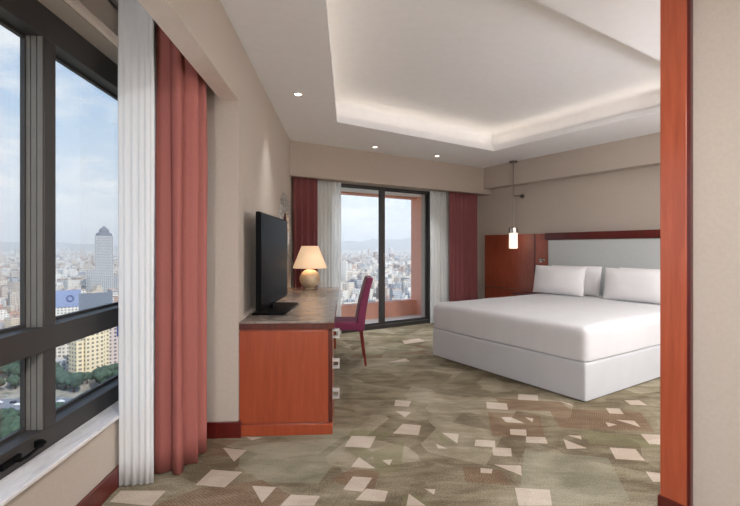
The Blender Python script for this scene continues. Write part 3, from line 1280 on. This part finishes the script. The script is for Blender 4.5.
def city_mat(fixed=None, name='city_facade'):
    t = NT(name)
    oi = t.new('ShaderNodeObjectInfo')
    at = t.new('ShaderNodeAttribute')
    at.attribute_name = 'tone'
    rv = t.math('FRACT', t.math('ADD', t.math('MULTIPLY', oi.outputs['Random'], 7.31), at.outputs['Fac']))
    wallc = t.ramp(rv, [(0.0, srgb(226, 222, 214)), (0.2, srgb(214, 205, 192)), (0.36, srgb(236, 233, 228)), (0.5, srgb(198, 186, 174)),
                        (0.62, srgb(222, 206, 184)), (0.70, srgb(176, 180, 188)), (0.79, srgb(196, 164, 146)), (0.86, srgb(126, 130, 142)), (0.93, srgb(150, 122, 106))], 'CONSTANT')
    if fixed:
        wallc = t.mix(0.0, fixed, fixed)
    rv2 = t.math('FRACT', t.math('MULTIPLY', rv, 5.7))
    roofc = t.ramp(rv2, [(0.0, srgb(196, 188, 180)), (0.3, srgb(168, 160, 154)), (0.5, srgb(208, 196, 186)), (0.62, srgb(182, 132, 112)),
                         (0.82, srgb(118, 122, 132))], 'CONSTANT')
    uv = t.new('ShaderNodeUVMap')
    sp = t.new('ShaderNodeSeparateXYZ')
    t.link(uv.outputs[0], sp.inputs[0])
    fx = t.math('FRACT', t.math('DIVIDE', sp.outputs[0], 3.6))
    fy = t.math('FRACT', t.math('DIVIDE', sp.outputs[1], 3.2))
    wx = t.math('MULTIPLY', t.math('GREATER_THAN', fx, 0.28), t.math('LESS_THAN', fx, 0.74))
    wy = t.math('MULTIPLY', t.math('GREATER_THAN', fy, 0.30), t.math('LESS_THAN', fy, 0.78))
    wm = t.math('MULTIPLY', wx, wy)
    slab = t.math('LESS_THAN', fy, 0.08)
    col = t.mix(t.math('MULTIPLY', wm, 0.85), wallc, srgb(52, 62, 88))
    col = t.mix(t.math('MULTIPLY', slab, 0.35), col, srgb(240, 238, 232))
    ge = t.new('ShaderNodeNewGeometry')
    s2 = t.new('ShaderNodeSeparateXYZ')
    t.link(ge.outputs['Normal'], s2.inputs[0])
    up = t.math('GREATER_THAN', s2.outputs[2], 0.5)
    col = t.mix(up, col, roofc)
    t.set(Base_Color=col, Roughness=0.8)
    return t.m


M['city'] = city_mat()
M['city_cream'] = city_mat(srgb(232, 216, 182), 'cream_facade')
M['city_grey'] = city_mat(srgb(176, 178, 182), 'grey_facade')
M['city_pink'] = city_mat(srgb(206, 190, 186), 'pink_grey_facade')


def ground_mat():
    t = NT('city_ground_mix')
    v = t.coord('Object')
    f = t.noise(v, 0.02, 6, 0.7)
    g = t.noise(v, 0.12, 4, 0.6)
    c1 = t.ramp(g, [(0.35, srgb(120, 118, 112)), (0.5, srgb(176, 170, 160)), (0.65, srgb(150, 140, 126))])
    c2 = t.ramp(g, [(0.35, srgb(64, 78, 58)), (0.6, srgb(96, 104, 78))])
    t.set(Base_Color=t.mix(t.ramp(f, [(0.5, (0, 0, 0, 1)), (0.6, (1, 1, 1, 1))]), c1, c2), Roughness=0.95)
    return t.m


M['ground'] = ground_mat()
M['asphalt'] = plain('road_asphalt', srgb(128, 132, 142), 0.8, var=0.05, bscale=0.5)
M['signblue'] = plain('blue_sign_panel', srgb(134, 150, 190), 0.7, var=0.02)
M['signgrey'] = plain('grey_sign_panel', srgb(112, 122, 138), 0.7, var=0.02)
M['navy'] = plain('navy_curtain_wall', srgb(58, 70, 128), 0.4, var=0.1)
M['carwhite'] = plain('white_car_paint', srgb(232, 232, 234), 0.3, var=0.0)
M['cardark'] = plain('dark_car_paint', srgb(50, 54, 70), 0.3, var=0.0)
M['leaf'] = plain('dusty_tree_leaves', srgb(64, 86, 70), 0.9, var=0.3, bscale=2)
M['bark'] = plain('tree_bark', srgb(90, 74, 60), 0.9)
M['hill'] = plain('distant_hillside', srgb(120, 128, 118), 0.95, var=0.15, bscale=0.01)
M['metalblue'] = plain('slate_dome', srgb(110, 116, 128), 0.6, var=0.05)

bm = B()
ng = 1
vs = [bm.verts.new(p) for p in ((-16000, 50, GZ), (9000, 50, GZ), (9000, 16000, GZ), (-16000, 16000, GZ))]
vs2 = [bm.verts.new((-16000, -400, GZ)), bm.verts.new((9000, -400, GZ))]
bm.faces.new(vs)
bm.faces.new((vs2[0], vs2[1], vs[1], vs[0]))
struct('ground', bm, M['ground'])


def uvbox(bm, lay, tl_, x0, x1, y0, y1, z0, z1, rot=0.0, cx=0.0, cy=0.0, tone=0.0):
    c, s = math.cos(rot), math.sin(rot)
    def P(x, y, z):
        return bm.verts.new((cx + c * x - s * y, cy + s * x + c * y, z))
    cs = [(x0, y0), (x1, y0), (x1, y1), (x0, y1)]
    lo = [P(x, y, z0) for x, y in cs]
    hi = [P(x, y, z1) for x, y in cs]
    acc = 0.0
    fs = []
    for k in range(4):
        k2 = (k + 1) % 4
        ln = math.hypot(cs[k2][0] - cs[k][0], cs[k2][1] - cs[k][1])
        n_ = max(1, round(ln / 3.6)) * 3.6
        f = bm.faces.new((lo[k], lo[k2], hi[k2], hi[k]))
        for lp, uv in zip(f.loops, ((0, 0), (n_, 0), (n_, z1 - z0), (0, z1 - z0))):
            lp[lay].uv = uv
        f[tl_] = tone
        fs.append(f)
    f = bm.faces.new(hi)
    f[tl_] = tone
    for lp in f.loops:
        lp[lay].uv = (0, 0)


def new_city_bm():
    bm = B()
    return bm, bm.loops.layers.uv.new('UVMap'), bm.faces.layers.float.new('tone')


def city_building_mesh(k):
    r = random.Random(100 + k)
    bm, lay, tl_ = new_city_bm()
    w, d = r.uniform(12, 26), r.uniform(12, 22)
    hgt = r.choice((14, 18, 22, 26, 30, 36))
    x, y = w / 2, d / 2
    uvbox(bm, lay, tl_, -x, x, -y, y, 0, hgt)
    if k % 3 == 0:                                     # L wing
        uvbox(bm, lay, tl_, x, x + w * 0.5, -y, y * 0.2, 0, hgt * 0.75)
    if k % 4 == 1:                                     # set-back storey
        uvbox(bm, lay, tl_, -x * 0.75, x * 0.75, -y * 0.75, y * 0.75, hgt, hgt + 6.4)
    # roof parapet, stair house, tanks
    for q in ((-x, x, -y, -y + .4), (-x, x, y - .4, y), (-x, -x + .4, -y, y), (x - .4, x, -y, y)):
        uvbox(bm, lay, tl_, q[0], q[1], q[2], q[3], hgt, hgt + 1.1, tone=0.1)
    for _ in range(r.randint(2, 4)):
        a, b = r.uniform(-x * .7, x * .5), r.uniform(-y * .7, y * .5)
        s = r.uniform(1.5, 4)
        uvbox(bm, lay, tl_, a, a + s, b, b + s * 0.8, hgt, hgt + r.uniform(1.8, 4), tone=r.random())
    for fl_ in range(1, int(hgt / 3.2)):               # balconies on one face
        if k % 2:
            uvbox(bm, lay, tl_, -x * .6, -x * .1, -y - 1.2, -y, fl_ * 3.2 - .2, fl_ * 3.2 + .9, tone=0.36)
            uvbox(bm, lay, tl_, x * .2, x * .7, -y - 1.2, -y, fl_ * 3.2 - .2, fl_ * 3.2 + .9, tone=0.36)
    me = bpy.data.meshes.new('building')
    bmesh.ops.recalc_face_normals(bm, faces=bm.faces)
    bm.to_mesh(me)
    bm.free()
    me.materials.append(M['city'])
    return me, max(math.hypot(v.co.x, v.co.y) for v in me.vertices)


variants = [city_building_mesh(k) for k in range(14)]
taken = []


def free(x, y, rad):
    for a, b, c in taken:
        if (a - x) ** 2 + (b - y) ** 2 < (c + rad) ** 2:
            return False
    return True


def polar(px, d):
    return (px - 370) / 436 * d, d


def landmark(name, loc, rz, label, cat='building'):
    return tag(empty(name, (loc[0], loc[1], GZ), rz), label, cat)


def part_boxes(name, boxes, parent, mat):
    bm, lay, tl_ = new_city_bm()
    for b_ in boxes:
        uvbox(bm, lay, tl_, *b_)
    return obj(name, bm, mat, parent)


# tall tower with a domed top
x, y = polar(104, 900)
taken.append((x, y, 45))
az = math.atan2(x, y)
lm = landmark('tower', (x, y), -az, 'tall pale tower with a stepped domed top on the city horizon')
part_boxes('tower_body', [(-16, 16, -14, 14, 0, 126)], lm, M['city_grey'])
bm = B()
lathe(bm, [(15, 126), (14, 131), (9, 134), (9, 138), (7, 141), (3, 144), (0.5, 147)], 20)
obj('dome', bm, M['metalblue'], lm, sm=40)
part_boxes('podium', [(-26, 24, -18, -14, 0, 46), (-30, -16, -14, 16, 0, 58)], lm, M['city_grey'])

# blue sign board building
x, y = polar(68, 520)
taken.append((x, y, 22))
az = math.atan2(x, y)
lm = landmark('office_block', (x, y), -az, 'office block with a blue panel and white ring sign, seen through the window')
part_boxes('office_body', [(-15, 17, 0, 16, 0, 50)], lm, M['city'])
bm = B()
box(bm, (-14, -0.8, 31), (13, 0, 51))
pn = obj('sign_panel', bm, M['signblue'], lm)
bm = B()
for k in range(28):
    a0, a1 = 2 * PI * k / 28, 2 * PI * (k + 1) / 28
    vv = []
    for yy in (-1.2, -0.8):
        for rr, a in ((2.6, a0), (4.0, a0), (4.0, a1), (2.6, a1)):
            vv.append(bm.verts.new((2 + rr * math.cos(a), yy, 41 + rr * math.sin(a))))
    for q in ((0, 1, 2, 3), (7, 6, 5, 4), (0, 4, 5, 1), (1, 5, 6, 2), (2, 6, 7, 3), (3, 7, 4, 0)):
        bm.faces.new([vv[i] for i in q])
obj('ring_sign', bm, M['navy'], pn)

# grey billboard
x, y = polar(96.5, 470)
taken.append((x, y, 24))
az = math.atan2(x, y)
lm = landmark('billboard_building', (x, y), -az, 'low block carrying a blank grey billboard wall, seen through the window')
part_boxes('block_body', [(-16, 16, 0, 15, 0, 46)], lm, M['city'])
bm = B()
box(bm, (-16, -1, 32), (15, 0, 53))
obj('billboard', bm, M['signgrey'], lm)

# cream stepped apartment towers
x, y = polar(90, 345)
taken.append((x, y, 18))
az = math.atan2(x, y)
lm = landmark('apartment_tower', (x, y), -az + 0.5, 'cream apartment tower with rows of small windows above the road')
part_boxes('tower_body', [(-7, 7, -7, 7, 0, 46), (7, 13, -4, 7, 0, 38), (-12, -7, -4, 7, 0, 30), (-2, 2, -2, 2, 46, 50)], lm, M['city_cream'])
x, y = polar(66, 385)
taken.append((x, y, 18))
lm = landmark('apartment_tower', (x, y), -az + 0.2, 'plain apartment block standing just left of the cream tower')
part_boxes('tower_body', [(-8, 8, -7, 7, 0, 36), (-5, 5, -9, -7, 0, 33)], lm, M['city'])
x, y = polar(113, 385)
taken.append((x, y, 18))
lm = landmark('office_block', (x, y), -az + 0.1, 'pink grey office block with navy glass bands beside the sheer curtain')
part_boxes('office_body', [(-16, 14, -6, 8, 0, 41)], lm, M['city_pink'])
bm = B()
box(bm, (2, -6.6, 24), (11, -6, 40))
box(bm, (-10, -6.6, 12), (-4, -6, 20))
obj('glass_band', bm, M['navy'], lm)

# road across the foreground of the view
rd = []
bm = B()
for i in range(24):
    t_ = i / 23
    rx = -520 + 700 * t_
    ry = 224 + 60 * math.sin(t_ * 2.2 - 0.3) - rx * 0.10
    rd.append((rx, ry))
L1 = [bm.verts.new((a, b - 11, GZ + 0.4)) for a, b in rd]
L2 = [bm.verts.new((a, b + 11, GZ + 0.4)) for a, b in rd]
for i in range(23):
    bm.faces.new((L1[i], L1[i + 1], L2[i + 1], L2[i]))
struct('floor_road', bm, M['asphalt'])
for a, b in rd:
    taken.append((a, b, 16))


def mk_car(mat):
    r = empty('car')
    bm = B()
    pts = [(-2.2, .35), (2.2, .35), (2.2, .85), (1.2, .95), (.6, 1.45), (-1.3, 1.45), (-1.9, .95), (-2.2, .9)]
    va = [bm.verts.new((x, -.9, z)) for x, z in pts]
    vb = [bm.verts.new((x, .9, z)) for x, z in pts]
    bm.faces.new(va)
    bm.faces.new(vb[::-1])
    for k in range(len(pts)):
        bm.faces.new((va[k], va[(k + 1) % 8], vb[(k + 1) % 8], vb[k]))
    obj('car_body', bm, mat, r)
    for wx in (-1.4, 1.4):
        for wy in (-.9, .7):
            bm = B()
            tube(bm, [(wx, wy, .33), (wx, wy + .2, .33)], .33, 10)
            obj('wheel', bm, M['black'], r)
    return r


protos = [mk_car(M['carwhite']), mk_car(M['cardark'])]
cr = random.Random(4)
for k in range(22):
    t_ = k / 22
    px = -330 + 210 * t_ + cr.uniform(-4, 4)
    i = min(range(23), key=lambda q: abs(rd[q][0] - px))
    a, b = rd[i], rd[i + 1]
    yy = a[1] + (b[1] - a[1]) * (px - a[0]) / (b[0] - a[0])
    side = cr.choice((-6, -2.5, 2.5, 6))
    kk = cr.choice((0, 0, 1))
    src = protos[kk]
    if k < 2:
        kk = k
        src = o = protos[k]
    else:
        o = src.copy()
        C.objects.link(o)
        for c_ in src.children:
            d_ = c_.copy()
            C.objects.link(d_)
            d_.parent = o
    o.location = (px, yy + side, GZ + 0.4)
    o.rotation_euler = (0, 0, math.atan2(b[1] - a[1], b[0] - a[0]))
    tag(o, ('tiny white car' if kk == 0 else 'tiny dark car') + ' on the wide road far below the window', 'car', 'cars on the road below')

# trees
def tree_mesh(seed):
    r = random.Random(seed)
    bm = B()
    for _ in range(9):
        c = Vector((r.uniform(-2, 2), r.uniform(-2, 2), r.uniform(3.5, 7)))
        res = bmesh.ops.create_icosphere(bm, subdivisions=2, radius=r.uniform(1.4, 2.4))
        for v in res['verts']:
            v.co = v.co * (1 + 0.35 * noise.noise(v.co * 1.3 + c)) + c
    return bm


tree_src = []
for k in range(2):
    r0 = empty('tree')
    obj('crown', tree_mesh(k), M['leaf'], r0, sm=180)
    bm = B()
    tube(bm, [(0, 0, 0), (0, 0, 4)], 0.4, 8)
    obj('trunk', bm, M['bark'], r0)
    tree_src.append(r0)
cnt = 0
for k in range(400):
    if cnt >= 70:
        break
    px = cr.uniform(-20, 60) if k % 3 else cr.uniform(55, 118)
    d = cr.choice((cr.uniform(300, 400), cr.uniform(215, 245))) if px < 55 else cr.choice((cr.uniform(305, 340), cr.uniform(225, 250)))
    x, y = polar(px, d)
    if not free(x, y, 2.5):
        continue
    s = cr.uniform(1.0, 1.9)
    src = tree_src[cnt % 2]
    if cnt < 2:
        o = src
    else:
        o = src.copy()
        C.objects.link(o)
        for c_ in src.children:
            d_ = c_.copy()
            C.objects.link(d_)
            d_.parent = o
    o.location = (x, y, GZ)
    o.scale = (s, s, s * 0.9)
    o.rotation_euler = (0, 0, cr.uniform(0, 6))
    tag(o, 'dark green street tree beside the wide road below the window', 'tree', 'trees below the window')
    taken.append((x, y, 2.5 * s))
    cnt += 1

# buildings one by one: 290 nearest in the two views
br = random.Random(21)
nb = 0


def add_building(px, d, label, group, smin=0.5, smax=0.85):
    global nb
    x, y = polar(px, d)
    s = br.uniform(smin, smax)
    me, rad = variants[br.randrange(len(variants))]
    rad *= s * 0.95
    if not free(x, y, rad):
        return False
    o = bpy.data.objects.new('building', me)
    C.objects.link(o)
    o.location = (x, y, GZ)
    o.scale = (s, s, s * br.uniform(0.8, 1.2))
    o.rotation_euler = (0, 0, br.choice((0.3, 0.35, 0.9, 1.2)) + br.choice((0, PI / 2, PI, -PI / 2)) + br.uniform(-.1, .1))
    tag(o, label, 'building', group)
    taken.append((x, y, rad))
    nb += 1
    return True


tries = 0
while nb < 165 and tries < 9000:
    tries += 1
    f = br.random()
    d = 318 + (1150 - 318) * f ** 1.15
    px = br.uniform(-25, 125)
    if px < 55 and 300 < d < 400 and br.random() < 0.8:
        continue
    add_building(px, d, 'pale city building below the large left window', 'city buildings beyond the left window')
n1 = nb
tries = 0
while nb < 290 and tries < 9000:
    tries += 1
    f = br.random()
    d = 560 + (1700 - 560) * f
    px = br.uniform(325, 432)
    add_building(px, d, 'pale city building beyond the balcony door', 'city buildings beyond the balcony', 0.6, 1.0)
print('buildings', n1, nb)

# the countless rest of the city
bm, lay, tl_ = new_city_bm()
cells = {}
for a, b, c in taken:
    cells.setdefault((int(a // 60), int(b // 60)), []).append((a, b, c))
cnt = 0
for k in range(110000):
    if cnt > 24000:
        break
    ang = br.uniform(-62, 22)
    d = 330 * (9000 / 330) ** (br.random() ** 0.8)
    x, y = math.sin(math.radians(ang)) * d, math.cos(math.radians(ang)) * d
    if y < 310:
        continue
    s = br.uniform(5.5, 10) * (1 + d / 5000)
    cx_, cy_ = int(x // 60), int(y // 60)
    bad = False
    for i in (-1, 0, 1):
        for j in (-1, 0, 1):
            for a, b, c in cells.get((cx_ + i, cy_ + j), ()):
                if (a - x) ** 2 + (b - y) ** 2 < (c + s * 1.28) ** 2:
                    bad = True
                    break
            if bad:
                break
        if bad:
            break
    if bad:
        continue
    # keep the nearest ground of the two views to the individually built blocks
    px = 370 + 436 * x / y
    if (-40 < px < 130 and d < 1300) or (322 < px < 436 and d < 1500):
        if br.random() < 0.3:
            continue
    cells.setdefault((cx_, cy_), []).append((x, y, s))
    hgt = br.choice((9, 12, 15, 19, 23, 30)) * (1 + d / 9000)
    if br.random() < 0.02:
        hgt *= 2
    uvbox(bm, lay, tl_, -s, s, -s * 0.8, s * 0.8, GZ, GZ + hgt, br.choice((0.3, 0.9, 1.3)) + br.uniform(-.1, .1), x, y, br.random())
    a = br.uniform(-.5, .2) * s
    uvbox(bm, lay, tl_, a, a + s * .5, a, a + s * .5, GZ + hgt, GZ + hgt + 3, 0.3, x, y, br.random())
    cnt += 1
dc = obj('distant_city', bm, M['city'])
tag(dc, 'endless pale rooftops of the hazy city beyond the windows', 'city', kind='stuff')
print('stuff boxes', cnt)

# hills on the horizon
bm = B()
rows = []
for j in range(14):
    row = []
    for i in range(120):
        ang = math.radians(-66 + 94 * i / 119)
        d = 8500 + 380 * j
        hh = max(0, math.sin(PI * j / 13)) * (150 + 150 * noise.noise(Vector((i * 0.07, j * 0.12, 2.0))) + 60 * noise.noise(Vector((i * 0.3, j * 0.4, 5.0))))
        if -10 < math.degrees(ang) < 14:
            hh *= 1.5
        row.append(bm.verts.new((math.sin(ang) * d, math.cos(ang) * d, GZ + max(0, hh + 20) if 0 < j < 13 else GZ - 5)))
    rows.append(row)
for a, b in zip(rows, rows[1:]):
    for i in range(119):
        bm.faces.new((a[i], a[i + 1], b[i + 1], b[i]))
hl = obj('hills', bm, M['hill'], sm=180)
tag(hl, 'low blue-grey hills on the hazy horizon', 'hills', kind='stuff')

# thin urban haze
HAZE = True
if HAZE:
    bm = B()
    vs = []
    A0, A1 = math.radians(-66), math.radians(30)
    box(bm, (-14500, 230, GZ + 0.5), (8500, 14500, 380))
    t = NT('city_haze')
    t.n.remove(t.b)
    vsn = t.new('ShaderNodeVolumeScatter')
    vsn.inputs['Color'].default_value = (0.96, 0.975, 1.0, 1)
    vsn.inputs['Density'].default_value = 0.00018
    vsn.inputs['Anisotropy'].default_value = 0.0
    t.link(vsn.outputs[0], t.out.inputs['Volume'])
    hz = obj('haze', bm, t.m)
    tag(hz, 'thin pale haze hanging over the city', 'haze', kind='stuff')

# ------------------------------------------------------------------ sky, sun
w = bpy.data.worlds.new('sky')
sc.world = w
w.use_nodes = True
nt = w.node_tree
for n_ in list(nt.nodes):
    nt.nodes.remove(n_)
N = nt.nodes.new
Lk = nt.links.new
tc = N('ShaderNodeTexCoord')
sx = N('ShaderNodeSeparateXYZ')
Lk(tc.outputs['Generated'], sx.inputs[0])
rp = N('ShaderNodeValToRGB')
e = rp.color_ramp.elements
stops = [(0.0, srgb(222, 226, 230)), (0.08, srgb(214, 222, 230)), (0.22, srgb(184, 205, 228)), (0.42, srgb(138, 176, 218)), (0.8, srgb(96, 146, 205))]
while len(e) < len(stops):
    e.new(0.5)
for el, (p, c) in zip(e, stops):
    el.position, el.color = p, c
Lk(sx.outputs[2], rp.inputs[0])
mx_ = N('ShaderNodeMath'); mx_.operation = 'MAXIMUM'; mx_.inputs[1].default_value = 0.02
Lk(sx.outputs[2], mx_.inputs[0])
ad = N('ShaderNodeMath'); ad.operation = 'ADD'; ad.inputs[1].default_value = 0.18
Lk(mx_.outputs[0], ad.inputs[0])
dv = N('ShaderNodeVectorMath'); dv.operation = 'DIVIDE'
cb = N('ShaderNodeCombineXYZ')
for k in range(3):
    Lk(ad.outputs[0], cb.inputs[k])
Lk(tc.outputs['Generated'], dv.inputs[0])
Lk(cb.outputs[0], dv.inputs[1])
no = N('ShaderNodeTexNoise')
no.inputs['Scale'].default_value = 2.6
no.inputs['Detail'].default_value = 7
no.inputs['Roughness'].default_value = 0.55
Lk(dv.outputs[0], no.inputs['Vector'])
cr_ = N('ShaderNodeValToRGB')
cr_.color_ramp.elements[0].position = 0.46
cr_.color_ramp.elements[1].position = 0.66
cr_.color_ramp.elements[0].color = (0, 0, 0, 1)
cr_.color_ramp.elements[1].color = (0.85, 0.85, 0.85, 1)
Lk(no.outputs['Fac'], cr_.inputs[0])
mxx = N('ShaderNodeMix'); mxx.data_type = 'RGBA'
Lk(cr_.outputs[0], mxx.inputs[0])
Lk(rp.outputs[0], mxx.inputs[6])
mxx.inputs[7].default_value = srgb(240, 240, 242)
bg = N('ShaderNodeBackground')
bg.inputs['Strength'].default_value = 1.32
Lk(mxx.outputs[2], bg.inputs[0])
ow = N('ShaderNodeOutputWorld')
Lk(bg.outputs[0], ow.inputs[0])

sl = bpy.data.lights.new('sun', 'SUN')
sl.energy = 4.4
sl.angle = math.radians(1.5)
sl.color = (1.0, 0.95, 0.88)
so = bpy.data.objects.new('sun', sl)
C.objects.link(so)
so.rotation_euler = Vector((-0.75, 0.75, -0.85)).to_track_quat('-Z', 'Y').to_euler()

# ------------------------------------------------------------------ camera
cam = bpy.data.cameras.new('camera')
cam.sensor_width = 36
cam.lens = 36 * 436 / 740
cam.shift_y = -5 / 740
cam.clip_start = 0.05
cam.clip_end = 40000
co = bpy.data.objects.new('camera', cam)
C.objects.link(co)
co.location = (0, 0, 1.3)
co.rotation_euler = (PI / 2, 0, 0)
sc.camera = co

vs_ = sc.view_settings
sc.display_settings.display_device = 'sRGB'
vs_.view_transform = 'Standard'
vs_.look = 'None'
vs_.gamma = 1
vs_.exposure = 0.10
vs_.use_curve_mapping = False
cy = sc.cycles
cy.max_bounces = 10
cy.diffuse_bounces = 5
cy.transparent_max_bounces = 12
cy.volume_bounces = 1
cy.use_denoising = True
cy.sample_clamp_indirect = 6
cy.caustics_reflective = False
cy.caustics_refractive = False
